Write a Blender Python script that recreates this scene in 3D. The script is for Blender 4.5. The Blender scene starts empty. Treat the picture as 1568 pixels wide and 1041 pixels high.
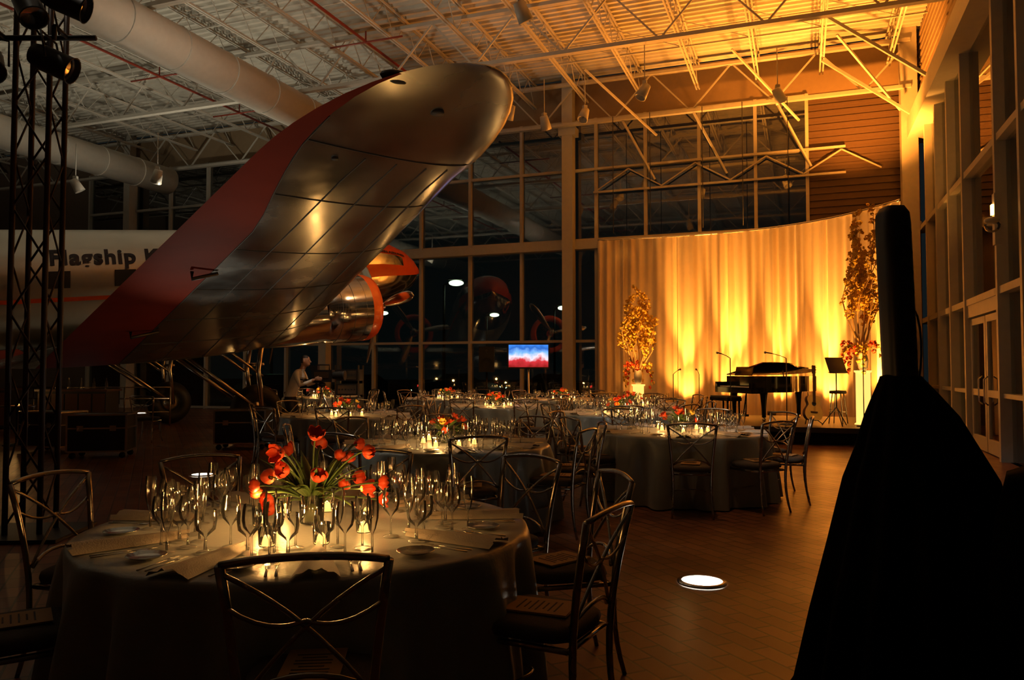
import bpy, math, random
from math import sin, cos, pi, radians, sqrt, atan2
from mathutils import Vector, Matrix, Quaternion
random.seed(7)
YAW = radians(20.4)
CZ = 1.47
V = Vector
def W(x, y, z=0.0):
    """view-aligned plan coordinates -> hall coordinates"""
    return V((x*cos(YAW)-y*sin(YAW), x*sin(YAW)+y*cos(YAW), z))
sc = bpy.context.scene
# ------------------------------------------------------------ materials
MATS = {}
def mat(name, col, rough=0.5, metal=0.0, em=None, es=0.0, noise=0.0, nscale=8.0, bump=0.0, bscale=20.0, sheen=0.0, spec=None, rvar=0.0):
    if name in MATS: return MATS[name]
    m = bpy.data.materials.new(name); m.use_nodes = True
    nt = m.node_tree; b = nt.nodes['Principled BSDF']
    b.inputs['Base Color'].default_value = (*col, 1)
    b.inputs['Roughness'].default_value = rough
    b.inputs['Metallic'].default_value = metal
    if spec is not None: b.inputs['Specular IOR Level'].default_value = spec
    if sheen: b.inputs['Sheen Weight'].default_value = sheen
    if em:
        b.inputs['Emission Color'].default_value = (*em, 1)
        b.inputs['Emission Strength'].default_value = es
    tc = nt.nodes.new('ShaderNodeTexCoord')
    nz = nt.nodes.new('ShaderNodeTexNoise'); nz.inputs['Scale'].default_value = nscale; nz.inputs['Detail'].default_value = 4
    nt.links.new(tc.outputs['Object'], nz.inputs['Vector'])
    if noise > 0:
        mx = nt.nodes.new('ShaderNodeMix'); mx.data_type = 'RGBA'
        mx.inputs['A'].default_value = (*[c*(1-noise) for c in col], 1)
        mx.inputs['B'].default_value = (*[min(1, c*(1+noise)) for c in col], 1)
        nt.links.new(nz.outputs['Fac'], mx.inputs['Factor'])
        nt.links.new(mx.outputs['Result'], b.inputs['Base Color'])
    if rvar > 0:
        mr = nt.nodes.new('ShaderNodeMapRange')
        mr.inputs['From Min'].default_value = .3; mr.inputs['From Max'].default_value = .7
        mr.inputs['To Min'].default_value = max(0, rough-rvar); mr.inputs['To Max'].default_value = rough+rvar
        nt.links.new(nz.outputs['Fac'], mr.inputs['Value']); nt.links.new(mr.outputs['Result'], b.inputs['Roughness'])
    if bump > 0:
        n2 = nt.nodes.new('ShaderNodeTexNoise'); n2.inputs['Scale'].default_value = bscale
        nt.links.new(tc.outputs['Object'], n2.inputs['Vector'])
        bp = nt.nodes.new('ShaderNodeBump'); bp.inputs['Strength'].default_value = bump; bp.inputs['Distance'].default_value = 0.02
        nt.links.new(n2.outputs['Fac'], bp.inputs['Height']); nt.links.new(bp.outputs['Normal'], b.inputs['Normal'])
    MATS[name] = m
    return m
def glassmat(name, tint, add, ior=1.5, rough=.02):
    m = bpy.data.materials.new(name); m.use_nodes = True
    nt = m.node_tree; nt.nodes.clear()
    o = nt.nodes.new('ShaderNodeOutputMaterial'); mx = nt.nodes.new('ShaderNodeMixShader')
    t = nt.nodes.new('ShaderNodeBsdfTransparent'); t.inputs[0].default_value = (*tint, 1)
    g = nt.nodes.new('ShaderNodeBsdfGlossy'); g.inputs['Roughness'].default_value = rough; g.inputs['Color'].default_value = (1, 1, 1, 1)
    fr = nt.nodes.new('ShaderNodeFresnel'); fr.inputs[0].default_value = ior
    ad = nt.nodes.new('ShaderNodeMath'); ad.operation = 'ADD'; ad.use_clamp = True; ad.inputs[1].default_value = add
    nt.links.new(fr.outputs[0], ad.inputs[0]); nt.links.new(ad.outputs[0], mx.inputs[0])
    nt.links.new(t.outputs[0], mx.inputs[1]); nt.links.new(g.outputs[0], mx.inputs[2]); nt.links.new(mx.outputs[0], o.inputs[0])
    MATS[name] = m; return m
M_white = mat('white_steel', (.50, .48, .43), .45, noise=.1)
M_deck = mat('roof_deck_paint', (.54, .52, .46), .55, noise=.15, nscale=3)
M_glass = glassmat('window_glass', (.5, .58, .55), .10)
M_tglass = glassmat('drinking_glass', (.95, .95, .95), .07, 1.45, .09)
M_alu = mat('polished_aluminium', (.52, .515, .49), .23, .96, noise=.3, nscale=1.1, bump=.16, bscale=1.8, rvar=.1)
M_fuse = mat('fuselage_aluminium', (.60, .58, .52), .3, .8, noise=.15, nscale=1.1, bump=.08, bscale=2)
M_chrome = mat('bright_aluminium', (.76, .75, .72), .12, 1.0, noise=.1, nscale=2, bump=.08, bscale=3)
M_seam = mat('panel_seam', (.08, .07, .06), .6)
M_orange = mat('orange_paint', (.8, .12, .015), .22, 0, noise=.08)
M_red = mat('red_fabric_paint', (.24, .026, .010), .65, noise=.3, nscale=1.5, spec=.12)
M_dark = mat('dark_rubber', (.015, .015, .016), .6)
M_black = mat('black_metal', (.012, .011, .011), .45)
M_bcloth = mat('black_cloth', (.004, .004, .004), .95, bump=.2, spec=.1)
M_chair = mat('chair_metal', (.40, .36, .31), .24, 1.0, rvar=.06)
M_cush = mat('chair_cushion', (.06, .045, .035), .8, bump=.2, bscale=120)
M_cloth = mat('satin_tablecloth', (.25, .27, .255), .32, sheen=.3, noise=.1, bump=.08, bscale=60)
M_nap = mat('napkin_linen', (.52, .44, .35), .7, bump=.15, bscale=150)
M_silver = mat('cutlery_steel', (.7, .66, .58), .2, 1.0)
M_paper = mat('menu_paper', (.42, .24, .09), .7, noise=.1)
M_ink = mat('menu_ink', (.05, .03, .02), .7)
M_wax = mat('candle_wax', (.9, .7, .4), .5, em=(1, .5, .12), es=2.6)
M_flame = mat('candle_flame', (1, .8, .4), .5, em=(1, .65, .25), es=40)
M_petal = mat('tulip_petal', (.75, .075, .015), .5, noise=.35, nscale=30)
M_petal2 = mat('yellow_blossom', (.95, .52, .06), .5, noise=.3, nscale=20)
M_leaf = mat('leaf_green', (.10, .17, .04), .5, noise=.3)
M_bark = mat('branch_bark', (.6, .38, .15), .7)
M_drape = mat('ivory_drape', (.68, .54, .36), .75, sheen=.2, noise=.05, bump=.05, bscale=80)
M_piano = mat('piano_lacquer', (.006, .006, .006), .08)
M_ivory = mat('ivory_keys', (.75, .7, .6), .3)
M_wood = mat('guitar_spruce', (.85, .42, .08), .25, noise=.15, nscale=12)
M_dwood = mat('dark_wood', (.09, .035, .015), .35, noise=.2)
M_skin = mat('skin', (.55, .3, .2), .5)
M_hair = mat('hair', (.03, .02, .015), .6)
M_shirt = mat('white_shirt', (.75, .72, .66), .7)
M_trou = mat('dark_trousers', (.02, .02, .025), .8)
M_lamp = mat('lamp_lens', (1, 1, 1), .3, em=(1, .93, .75), es=9)
M_olamp = mat('amber_lens', (1, .6, .2), .3, em=(1, .5, .12), es=12)
M_slamp = mat('street_lamp_lens', (1, 1, 1), .3, em=(.95, 1, .7), es=11)
M_redpipe = mat('red_pipe', (.22, .03, .015), .4)
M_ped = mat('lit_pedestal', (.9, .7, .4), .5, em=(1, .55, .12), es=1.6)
M_car = mat('parked_car_paint', (.03, .035, .04), .25)
M_tail = mat('tail_light', (.5, 0, 0), .3, em=(1, .03, .02), es=3)
M_grn = mat('traffic_green', (0, .5, .2), .3, em=(.05, 1, .4), es=3)
M_truss = mat('black_truss_red_lit', (.035, .015, .01), .45, .3)  # dim reddish light on the truss is put into its colour
# floor
def floor_mat():
    m = bpy.data.materials.new('brick_paver_floor'); m.use_nodes = True
    nt = m.node_tree; b = nt.nodes['Principled BSDF']
    tc = nt.nodes.new('ShaderNodeTexCoord'); mp = nt.nodes.new('ShaderNodeMapping')
    mp.inputs['Rotation'].default_value = (0, 0, radians(45))
    br = nt.nodes.new('ShaderNodeTexBrick')
    br.inputs['Scale'].default_value = 1; br.inputs['Brick Width'].default_value = .26; br.inputs['Row Height'].default_value = .13
    br.inputs['Mortar Size'].default_value = .007; br.inputs['Color1'].default_value = (.23, .095, .05, 1)
    br.inputs['Color2'].default_value = (.13, .05, .027, 1); br.inputs['Mortar'].default_value = (.025, .013, .008, 1)
    nz = nt.nodes.new('ShaderNodeTexNoise'); nz.inputs['Scale'].default_value = 1.5; nz.inputs['Detail'].default_value = 5
    mr = nt.nodes.new('ShaderNodeMapRange'); mr.inputs['To Min'].default_value = .2; mr.inputs['To Max'].default_value = .48
    bp = nt.nodes.new('ShaderNodeBump'); bp.inputs['Strength'].default_value = .8; bp.inputs['Distance'].default_value = .007; bp.invert = True
    L = nt.links.new
    L(tc.outputs['Object'], mp.inputs[0]); L(mp.outputs[0], br.inputs['Vector']); L(tc.outputs['Object'], nz.inputs['Vector'])
    L(br.outputs['Color'], b.inputs['Base Color']); L(nz.outputs['Fac'], mr.inputs['Value']); L(mr.outputs[0], b.inputs['Roughness'])
    L(br.outputs['Fac'], bp.inputs['Height']); L(bp.outputs[0], b.inputs['Normal'])
    return m
M_floor = floor_mat()
M_wall = mat('dark_wall_paint', (.16, .12, .09), .7, noise=.1)
M_panel = mat('brown_metal_panel', (.10, .06, .038), .5, noise=.1)
M_upanel = mat('painted_spandrel', (.28, .20, .12), .6, noise=.1)
M_stage = mat('stage_black', (.02, .018, .016), .5)
M_ground = mat('asphalt', (.03, .03, .03), .8, noise=.2)
# ------------------------------------------------------------ mesh builder
class MB:
    def __init__(s): s.v = []; s.f = []; s.m = []; s.s = []; s.mats = []; s.xf = None
    def mi(s, m):
        if m not in s.mats: s.mats.append(m)
        return s.mats.index(m)
    def add(s, vs, fs, m, smooth=True):
        o = len(s.v); k = s.mi(m)
        for p in vs:
            p = V(p)
            s.v.append(s.xf @ p if s.xf is not None else p)
        for f in fs: s.f.append([o+i for i in f]); s.m.append(k); s.s.append(smooth)
    def box(s, c, size, m, R=None):
        c = V(c); h = [x/2 for x in size]; vs = []
        for dz in (-1, 1):
            for dx, dy in ((-1, -1), (1, -1), (1, 1), (-1, 1)):
                p = V((dx*h[0], dy*h[1], dz*h[2]))
                vs.append(c + (R @ p if R is not None else p))
        s.add(vs, [(3, 2, 1, 0), (4, 5, 6, 7), (0, 1, 5, 4), (1, 2, 6, 5), (2, 3, 7, 6), (3, 0, 4, 7)], m, False)
    def tube(s, pts, r, m, seg=8, caps=True, flat=1.0, ref=None):
        pts = [V(p) for p in pts]; n = len(pts)
        rs = r if isinstance(r, (list, tuple)) else [r]*n
        T = []
        for i in range(n):
            t = pts[min(i+1, n-1)]-pts[max(i-1, 0)]
            T.append(t.normalized() if t.length > 1e-9 else V((0, 0, 1)))
        a = ref if ref is not None else (V((0, 0, 1)) if abs(T[0].z) < .9 else V((1, 0, 0)))
        N = (a-T[0]*a.dot(T[0])).normalized(); vs = []
        for i in range(n):
            N = (N-T[i]*N.dot(T[i])).normalized(); B = T[i].cross(N)
            for j in range(seg):
                q = 2*pi*(j+.5)/seg
                vs.append(pts[i]+N*(cos(q)*rs[i]*flat)+B*(sin(q)*rs[i]))
        fs = []
        for i in range(n-1):
            for j in range(seg):
                k = (j+1) % seg
                fs.append((i*seg+j, i*seg+k, (i+1)*seg+k, (i+1)*seg+j))
        if caps: fs.append(tuple(range(seg-1, -1, -1))); fs.append(tuple((n-1)*seg+j for j in range(seg)))
        s.add(vs, fs, m, seg > 4)
    def lathe(s, prof, m, seg=24, c=(0, 0, 0), R=None, cap=False):
        c = V(c); vs = []; fs = []; n = len(prof)
        for r, z in prof:
            for j in range(seg):
                q = 2*pi*j/seg; p = V((r*cos(q), r*sin(q), z))
                vs.append(c+(R @ p if R is not None else p))
        for i in range(n-1):
            for j in range(seg):
                k = (j+1) % seg; fs.append((i*seg+j, i*seg+k, (i+1)*seg+k, (i+1)*seg+j))
        if cap: fs.append(tuple(range(seg-1, -1, -1))); fs.append(tuple((n-1)*seg+j for j in range(seg)))
        s.add(vs, fs, m)
    def ell(s, c, r, m, seg=12, R=None):
        rr = r if isinstance(r, (tuple, list)) else (r, r, r)
        n = max(5, seg//2); vs = []; fs = []; c = V(c)
        for i in range(n+1):
            a = -pi/2+pi*i/n
            for j in range(seg):
                q = 2*pi*j/seg
                p = V((rr[0]*cos(a)*cos(q), rr[1]*cos(a)*sin(q), rr[2]*sin(a)))
                vs.append(c+(R @ p if R is not None else p))
        for i in range(n):
            for j in range(seg):
                k = (j+1) % seg; fs.append((i*seg+j, i*seg+k, (i+1)*seg+k, (i+1)*seg+j))
        s.add(vs, fs, m)
    def torus(s, c, axis, R, r, m, seg=28, sg=10):
        axis = V(axis).normalized(); a = axis.orthogonal().normalized(); b = axis.cross(a); c = V(c)
        vs = []; fs = []
        for i in range(seg):
            q = 2*pi*i/seg; d = a*cos(q)+b*sin(q)
            for j in range(sg):
                w = 2*pi*j/sg; vs.append(c+d*(R+r*cos(w))+axis*(r*sin(w)))
        for i in range(seg):
            for j in range(sg):
                fs.append((i*sg+j, ((i+1) % seg)*sg+j, ((i+1) % seg)*sg+(j+1) % sg, i*sg+(j+1) % sg))
        s.add(vs, fs, m)
    def mesh(s, name):
        me = bpy.data.meshes.new(name); me.from_pydata([tuple(p) for p in s.v], [], s.f)
        for m in s.mats: me.materials.append(m)
        me.polygons.foreach_set('material_index', s.m); me.polygons.foreach_set('use_smooth', s.s)
        me.update(); return me
    def obj(s, name, loc=(0, 0, 0), rz=0, parent=None):
        return place(s.mesh(name), name, loc, rz, parent)
def place(me, name, loc=(0, 0, 0), rz=0, parent=None):
    o = bpy.data.objects.new(name, me); o.location = loc; o.rotation_euler = (0, 0, rz)
    sc.collection.objects.link(o)
    if parent: o.parent = parent
    return o
def aim(direction):
    return V(direction).normalized().to_track_quat('Z', 'Y').to_matrix()
def bez(p0, p1, p2, p3, n=10):
    p0, p1, p2, p3 = map(V, (p0, p1, p2, p3)); o = []
    for i in range(n+1):
        t = i/n; o.append(p0*(1-t)**3+p1*3*t*(1-t)**2+p2*3*t*t*(1-t)+p3*t**3)
    return o
def light(kind, name, loc, energy, col, size=.05, target=None, angle=60, blend=.5):
    L = bpy.data.lights.new(name, kind); L.energy = energy; L.color = col
    if kind == 'AREA': L.size = size
    else: L.shadow_soft_size = size
    if kind == 'SPOT': L.spot_size = radians(angle); L.spot_blend = blend
    o = bpy.data.objects.new(name, L); o.location = loc; sc.collection.objects.link(o)
    if target is not None:
        o.rotation_euler = (V(target)-V(loc)).to_track_quat('-Z', 'Y').to_euler()
    return o
# ------------------------------------------------------------ camera / world
cam = bpy.data.cameras.new('camera'); cam.sensor_width = 36; cam.lens = 1800/2361*36; cam.clip_end = 300
co = bpy.data.objects.new('camera', cam); co.location = (0, 0, CZ); co.rotation_euler = (radians(92.16), 0, YAW)
sc.collection.objects.link(co); sc.camera = co
w = bpy.data.worlds.new('night_sky'); w.use_nodes = True; sc.world = w
w.node_tree.nodes['Background'].inputs[0].default_value = (.012, .018, .02, 1); w.node_tree.nodes['Background'].inputs[1].default_value = .4
sc.view_settings.view_transform = 'Standard'
# ------------------------------------------------------------ room shell
XL, XR, YB, YF, ZC = -34.0, 3.05, 23.5, -5.0, 10.6
b = MB(); b.box(((XL+XR)/2, (YB+YF)/2, -.05), (XR-XL, YB-YF, .1), M_floor); b.obj('floor')
b = MB()   # corrugated deck
pr = []; y = YF
while y < YB:
    pr += [(y, ZC), (y+.09, ZC), (y+.12, ZC+.07), (y+.21, ZC+.07)]; y += .24
vs = []; fs = []
for i, (yy, zz) in enumerate(pr):
    vs += [(XL, yy, zz), (XR, yy, zz)]
    if i: fs.append((2*i-2, 2*i, 2*i+1, 2*i-1))
b.add(vs, fs, M_deck, False); b.box(((XL+XR)/2, (YB+YF)/2, ZC+.15), (XR-XL, YB-YF, .06), M_deck); b.obj('ceiling')
b = MB(); b.box((XL-.1, (YB+YF)/2, ZC/2), (.2, YB-YF, ZC), M_wall); b.obj('wall_left')
b = MB(); b.box(((XL+XR)/2, YF-.1, ZC/2), (XR-XL, .2, ZC), M_wall); b.obj('wall_front')
b = MB()
b.box((-1.42, YB+.1, 2.6), (8.94, .2, 5.2), M_wall); b.box((-30.5, YB+.1, ZC/2), (7, .2, ZC), M_wall)
b.box(((-27+XR)/2, YB+.1, 9.95), (XR+27, .2, 1.3), M_upanel)
b.box((1.65, YB+.1, 7.25), (2.8, .2, 4.1), M_panel)
for i in range(20): b.box((1.65, YB-.01, 5.5+i*.19), (2.8, .03, .07), M_panel)
b.obj('wall_back')
def window(name, x0, x1, z0, z1, xs, zs):
    b = MB()
    b.box(((x0+x1)/2, YB+.05, (z0+z1)/2), (x1-x0, .012, z1-z0), M_glass)
    for x in xs: b.box((x, YB, (z0+z1)/2), (.09, .16, z1-z0), M_white)
    for z in zs: b.box(((x0+x1)/2, YB, z), (x1-x0, .12, .08), M_white)
    b.obj(name)
xs = [-5.94, -8.4, -10.2, -12.0, -13.8, -15.6, -17.4, -19.2, -21, -22.8, -24.6, -26.95]
window('window_1', -27, -5.9, 0, 5.2, xs, [.06, 2.35])
window('window_2', -27, .25, 5.45, 9.3, xs+[-4.4, -2.8, -1.2, .2], [5.5, 7.7, 9.25])
b = MB(); b.box(((-27+XR)/2, YB-.08, 5.32), (XR+27, .3, .25), M_white)
b.obj('trim_1')
b = MB(); b.box((-6.75, YB-.3, ZC/2), (.34, .34, ZC), M_white); b.box((-6.75, YB-.3, .02), (.6, .6, .04), M_white)
b.box((-6.75, YB-.3, 8.85), (.55, .4, .25), M_white); b.obj('steel_column')
b = MB(); b.box((2.75, YB-.4, ZC/2), (.4, .45, ZC), M_white); b.box((2.75, YB-.4, .03), (.6, .6, .06), M_white); b.obj('steel_column')
for xx in (-15.6, -24.6):
    b = MB(); b.box((xx, YB-.3, ZC/2), (.3, .3, ZC), M_white); b.box((xx, YB-.3, .02), (.5, .5, .04), M_white); b.obj('steel_column')
# right wall storefront
b = MB()
ys = []; y = 14.4
while y > YF: ys.append(y); y -= 1.5
y = 17.1
while y < YB-.5: ys.append(y); y += 1.55
ys = sorted(ys)
for i in range(len(ys)-1):
    y0, y1 = ys[i], ys[i+1]
    z0 = 2.7 if abs(y0-14.4) < .01 else 0
    b.box((XR+.05, (y0+y1)/2, (z0+7.6)/2), (.012, y1-y0, 7.6-z0), M_glass)
for y in ys: b.box((XR, y, 3.9), (.24, .12, 7.8), M_white)
for z in (2.74, 5.2): b.box((XR, (YF+YB)/2, z), (.18, YB-YF, .12), M_white)
b.box((XR, (YF+14.4)/2, 1.05), (.14, 14.4-YF, .07), M_white); b.box((XR, (17.1+YB)/2, 1.05), (.14, YB-17.1, .07), M_white)
b.obj('window_3')
b = MB(); b.box((XR-.12, (YF+YB)/2, 7.85), (.5, YB-YF, .5), M_white); b.obj('trim_2')
b = MB(); b.box((XR+.1, (YF+YB)/2, 9.35), (.2, YB-YF, 2.5), M_upanel)
for i in range(12): b.box((XR-.01, (YF+YB)/2, 8.2+i*.2), (.03, YB-YF, .08), M_upanel)
b.obj('wall_right')
for k, (y0, y1) in enumerate(((14.47, 15.73), (15.77, 17.03))):
    b = MB(); ym = (y0+y1)/2
    for yy in (y0+.06, y1-.06): b.box((XR, yy, 1.22), (.06, .12, 2.4), M_white)
    for zz, h in ((.14, .24), (1.05, .12), (2.36, .12)): b.box((XR, ym, zz), (.06, y1-y0-.2, h), M_white)
    b.box((XR, ym, 1.22), (.01, y1-y0-.2, 2.2), M_glass)
    hy = y1-.2 if k == 0 else y0+.2
    b.tube([(XR-.05, hy, .85), (XR-.11, hy, .9), (XR-.11, hy, 1.3), (XR-.05, hy, 1.35)], .014, M_silver)
    b.obj('door_%d' % (k+1))
b = MB(); b.box((XR, 15.75, 2.57), (.14, 2.6, .24), M_white); b.obj('trim_3')
# ------------------------------------------------------------ roof structure
def truss_mesh(name, L, depth, bay, rc, rw):
    b = MB()
    for z in (0, depth):
        for dx in (-.04, .04): b.box((dx, L/2, z), (rc, L, rc*1.2), M_white)
    n = int(L/bay)
    for i in range(n):
        y0 = i*bay; z0, z1 = (0, depth) if i % 2 else (depth, 0)
        b.tube([(0, y0, z0), (0, y0+bay, z1)], rw, M_white, 4)
    return b.mesh(name)
jm = truss_mesh('roof_joist', YB-YF-.2, .72, .6, .04, .014)
x = 2.3
while x > XL+1:
    place(jm, 'roof_joist', (x, YF+.1, ZC-.8)); x -= 1.7
gm = truss_mesh('roof_girder', XR-XL-.5, 1.25, 1.15, .075, .028)
for y in (22.9, 17.6, 12.3, 7.0, 1.7, -3.2):
    place(gm, 'roof_girder', (XR-.25, y, ZC-1.6), radians(90))
b = MB()
for y in (20.2, 15.0, 9.7, 4.3):
    b.box(((XL+XR)/2, y, ZC-.78), (XR-XL-.4, .035, .035), M_white); b.box(((XL+XR)/2, y+.6, ZC-.1), (XR-XL-.4, .035, .035), M_white)
    x = 2.3
    while x > XL+3:
        b.tube([(x, y, ZC-.78), (x-1.7, y+.02, ZC-.1)], .012, M_white, 4); x -= 1.7
b.obj('joist_bridging')
b = MB()
for x in (-5, -2.9, -.6):
    b.tube([(x, 22.9, 9.0), (x+.9, YB-.1, 7.2)], .04, M_white, 4)
for x in (-5.2, -4.1, -2.6, -1.5, -.3): b.tube([(x, 22.6, 9.0), (x, 22.6, 5.5)], .012, M_black, 5)
for i in range(8):
    x = -5.9+i*1.0
    b.tube([(x, YB-.12, 7.0+(i % 2)*.6), (x+1, YB-.12, 7.6-(i % 2)*.6)], .026, M_white, 4)
b.box((-2.4, YB-.12, 7.68), (7.2, .06, .06), M_white); b.box((-2.4, YB-.12, 6.95), (7.2, .06, .06), M_white)
for x in (-5.5, -1.6, 0.9):
    b.tube([(x, 20.5, 9.7), (x+1.6, 22.6, 8.3)], .035, M_white, 4)
for y in (22.3, 19.5): b.tube([(2.7, y, 8.1), (.6, y-.2, 9.7)], .05, M_white, 4)
b.obj('steel_bracing')
def duct(x, r, z, y0, y1):
    b = MB(); b.tube([(0, y0, 0), (0, y1, 0)], r, M_white, 24)
    y = y0+.5
    while y < y1: b.torus((0, y, 0), (0, 1, 0), r, .02, M_white, 24, 6); y += 1.5
    b.obj('air_duct', (x, 0, z))
duct(-12.6, .48, 8.4, -4, 22); duct(-21.5, .48, 8.3, -4, 22)
b = MB(); b.tube([(0, -4.5, 0), (0, 22, 0)], .035, M_redpipe, 8)
for i in range(8):
    b.tube([(0, -3+i*3.2, 0), (0, -3+i*3.2, .25)], .02, M_redpipe, 6)
    b.tube([(-1.0, -3+i*3.2, -.02), (1.0, -3+i*3.2, -.02)], .022, M_redpipe, 6)
pm = b.mesh('sprinkler_pipe')
for x in (-9.8, -16.2): place(pm, 'sprinkler_pipe', (x, 0, 9.4))
# hanging spot fixtures
b = MB()
b.tube([(0, 0, 0), (0, 0, -.9)], .012, M_white, 6); b.box((0, 0, -.95), (.1, .1, .12), M_white)
R = aim((.5, .3, -1)); b.lathe([(.02, -.16), (.1, -.15), (.12, 0), (.14, .2), (.125, .2), (.02, .1)], M_white, 16, (0.02, 0, -1.12), R)
b.tube([(0, 0, -1.0), (.1, 0, -1.12)], .02, M_white, 6)
sm = b.mesh('track_spotlight')
for (px, yy, z) in ((1175, 19, 8.95), (1255, 20, 9), (1350, 20, 9.2), (1200, 13.5, 8.9), (1490, 18, 9.1), (355, 20, 7.6), (165, 21, 7.6), (1020, 19, 8.9), (1800, 18, 9)):
    p = W((px-1180)/1800*yy, yy, z); place(sm, 'track_spotlight', p, random.random()*6)
# ------------------------------------------------------------ drapes
ctrl = [(-5.75, 22.9), (-4.6, 22.95), (-3.2, 22.95), (-1.7, 22.8), (-.5, 22.4), (.55, 21.75), (1.4, 20.9), (2.15, 19.85)]
def catmull(P, n=30):
    P = [V((*p, 0)) for p in P]; P = [P[0]*2-P[1]]+P+[P[-1]*2-P[-2]]; o = []
    for i in range(1, len(P)-2):
        for k in range(n):
            t = k/n; a, c, d, e = P[i-1], P[i], P[i+1], P[i+2]
            o.append(.5*((2*c)+(d-a)*t+(2*a-5*c+4*d-e)*t*t+(3*c-a-3*d+e)*t**3))
    o.append(P[-2]); return o
path = catmull(ctrl, 90)
b = MB(); vs = []; fs = []; s = 0; rows = 9; n = len(path)
for i, p in enumerate(path):
    t = (path[min(i+1, n-1)]-path[max(i-1, 0)]).normalized(); nn = V((t.y, -t.x, 0))
    if i: s += (p-path[i-1]).length
    for r in range(rows):
        h = r/(rows-1); z = .02+5.33*h; k = 1-.35*h
        am = .65+.35*sin(s*1.9+1)*sin(s*.7)
        off = (.07*sin(s*2*pi/.25+1.5*sin(s*1.1)+.3*sin(3*h+s))*am+.05*sin(s*2*pi/.83+.5*sin(h*2+s)))*k
        sm_ = abs(((s+.6) % 1.45)-.72)
        if sm_ > .67: off -= .12*k
        vs.append(p+nn*off+V((0, 0, z)))
    if i:
        for r in range(rows-1): fs.append(((i-1)*rows+r, i*rows+r, i*rows+r+1, (i-1)*rows+r+1))
b.add(vs, fs, M_drape)
b.tube([p+V((0, 0, 5.37)) for p in path[::10]], .03, M_silver, 8)
b.obj('stage_drape')
# uplights
AMB = (1, .36, .05); CEA = (1, .30, .03)
b = MB(); b.lathe([(.02, 0), (.1, .02), (.11, .22), (.12, .3), (.11, .3)], M_black, 16, (0, 0, .06)); b.lathe([(0, .31), (.1, .31)], M_olamp, 16, (0, 0, .02)); b.box((0, 0, .03), (.26, .2, .06), M_black)
b.tube([(-.13, 0, .05), (-.13, 0, .25)], .012, M_black, 6); b.tube([(.13, 0, .05), (.13, 0, .25)], .012, M_black, 6)
um = b.mesh('uplight')
for (x, y, tx, ty, e) in ((-3.15, 22.38, -3.15, 22.95, 3600), (-1.9, 22.25, -1.8, 22.8, 5200), (-.78, 21.9, -.5, 22.4, 3600), (.35, 21.2, .7, 21.65, 5500), (1.55, 20.25, 1.95, 20.4, 5500), (-4.7, 22.45, -4.7, 22.95, 300)):
    place(um, 'uplight', (x, y, 0)); light('SPOT', 'uplight_beam', (x, y, .42), e, AMB, .06, (x+(tx-x)*.9, y+(ty-y)*.9, 3.0), 27, .9)
    light('SPOT', 'uplight_beam', (x, y, .42), e*.12, AMB, .06, (tx, ty, 1.4), 75, 1.0)
light('SPOT', 'ceiling_wash', (1.6, 21.2, 5.6), 3800, CEA, .1, (1.3, 21.9, 10.6), 110, .8)
light('SPOT', 'ceiling_wash', (-1.5, 21.6, 5.6), 2200, CEA, .1, (-2.0, 19.0, 10.6), 120, .9)
light('SPOT', 'ceiling_wash', (-4.5, 22.2, 5.6), 600, CEA, .1, (-4.8, 18.5, 10.6), 120, .9)
light('SPOT', 'ceiling_wash', (1.5, 15, 7.2), 500, CEA, .1, (0, 14, 10.6), 130, .9)
light('SPOT', 'ceiling_wash', (-3.0, 12, 7.0), 200, CEA, .1, (-4, 11, 10.6), 130, .9)
light('SPOT', 'drape_wash', (-2.5, 15.5, 8.6), 650, (1, .36, .045), .2, (-1.8, 22, 2.2), 52, .9)
# added fill light on the hall ceiling, no fixtures modelled
for (x, y, z, e) in ((-9, 12, 5.5, 280), (-17, 8, 5, 430), (-16, 17, 5, 430), (-26, 12, 5, 450), (-6, 4, 5.5, 90)):
    light('SPOT', 'hall_ceiling_fill', (x, y, z), e, (1, .87, .63), .2, (x, y+.5, 10.6), 150, .6)
# added fill spots on aircraft, tables, stage and floor, no fixtures modelled
light('SPOT', 'fill_spot', W(4.0, 13.5, 8.9), 800, (1, .62, .3), .08, W(-3.4, 18.4, 3.0), 22, .6)
light('SPOT', 'fill_spot', W(-1.5, 11, 8.9), 600, (1, .85, .6), .08, W(-3.3, 18.4, 3.0), 24, .6)
light('SPOT', 'fill_spot', W(-5.5, 4.5, 8.8), 1500, (1, .95, .85), .1, W(1.9, 9.2, .7), 30, .8)
light('SPOT', 'fill_spot', W(-5.5, 6.5, 8.8), 500, (1, .88, .68), .1, W(-.4, 8.0, .7), 34, .8)
light('SPOT', 'fill_spot', W(3, 9.5, 8.9), 600, (1, .74, .45), .1, W(.5, 14.5, .7), 50, .8)
light('SPOT', 'fill_spot', W(2.8, 11.5, 8.9), 300, (1, .55, .2), .1, W(5.8, 16.6, .9), 26, .8)
light('SPOT', 'fill_spot', W(1.0, 7.5, 8.9), 300, (1, .5, .18), .1, W(3.6, 7.6, 0), 40, .9)
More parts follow.
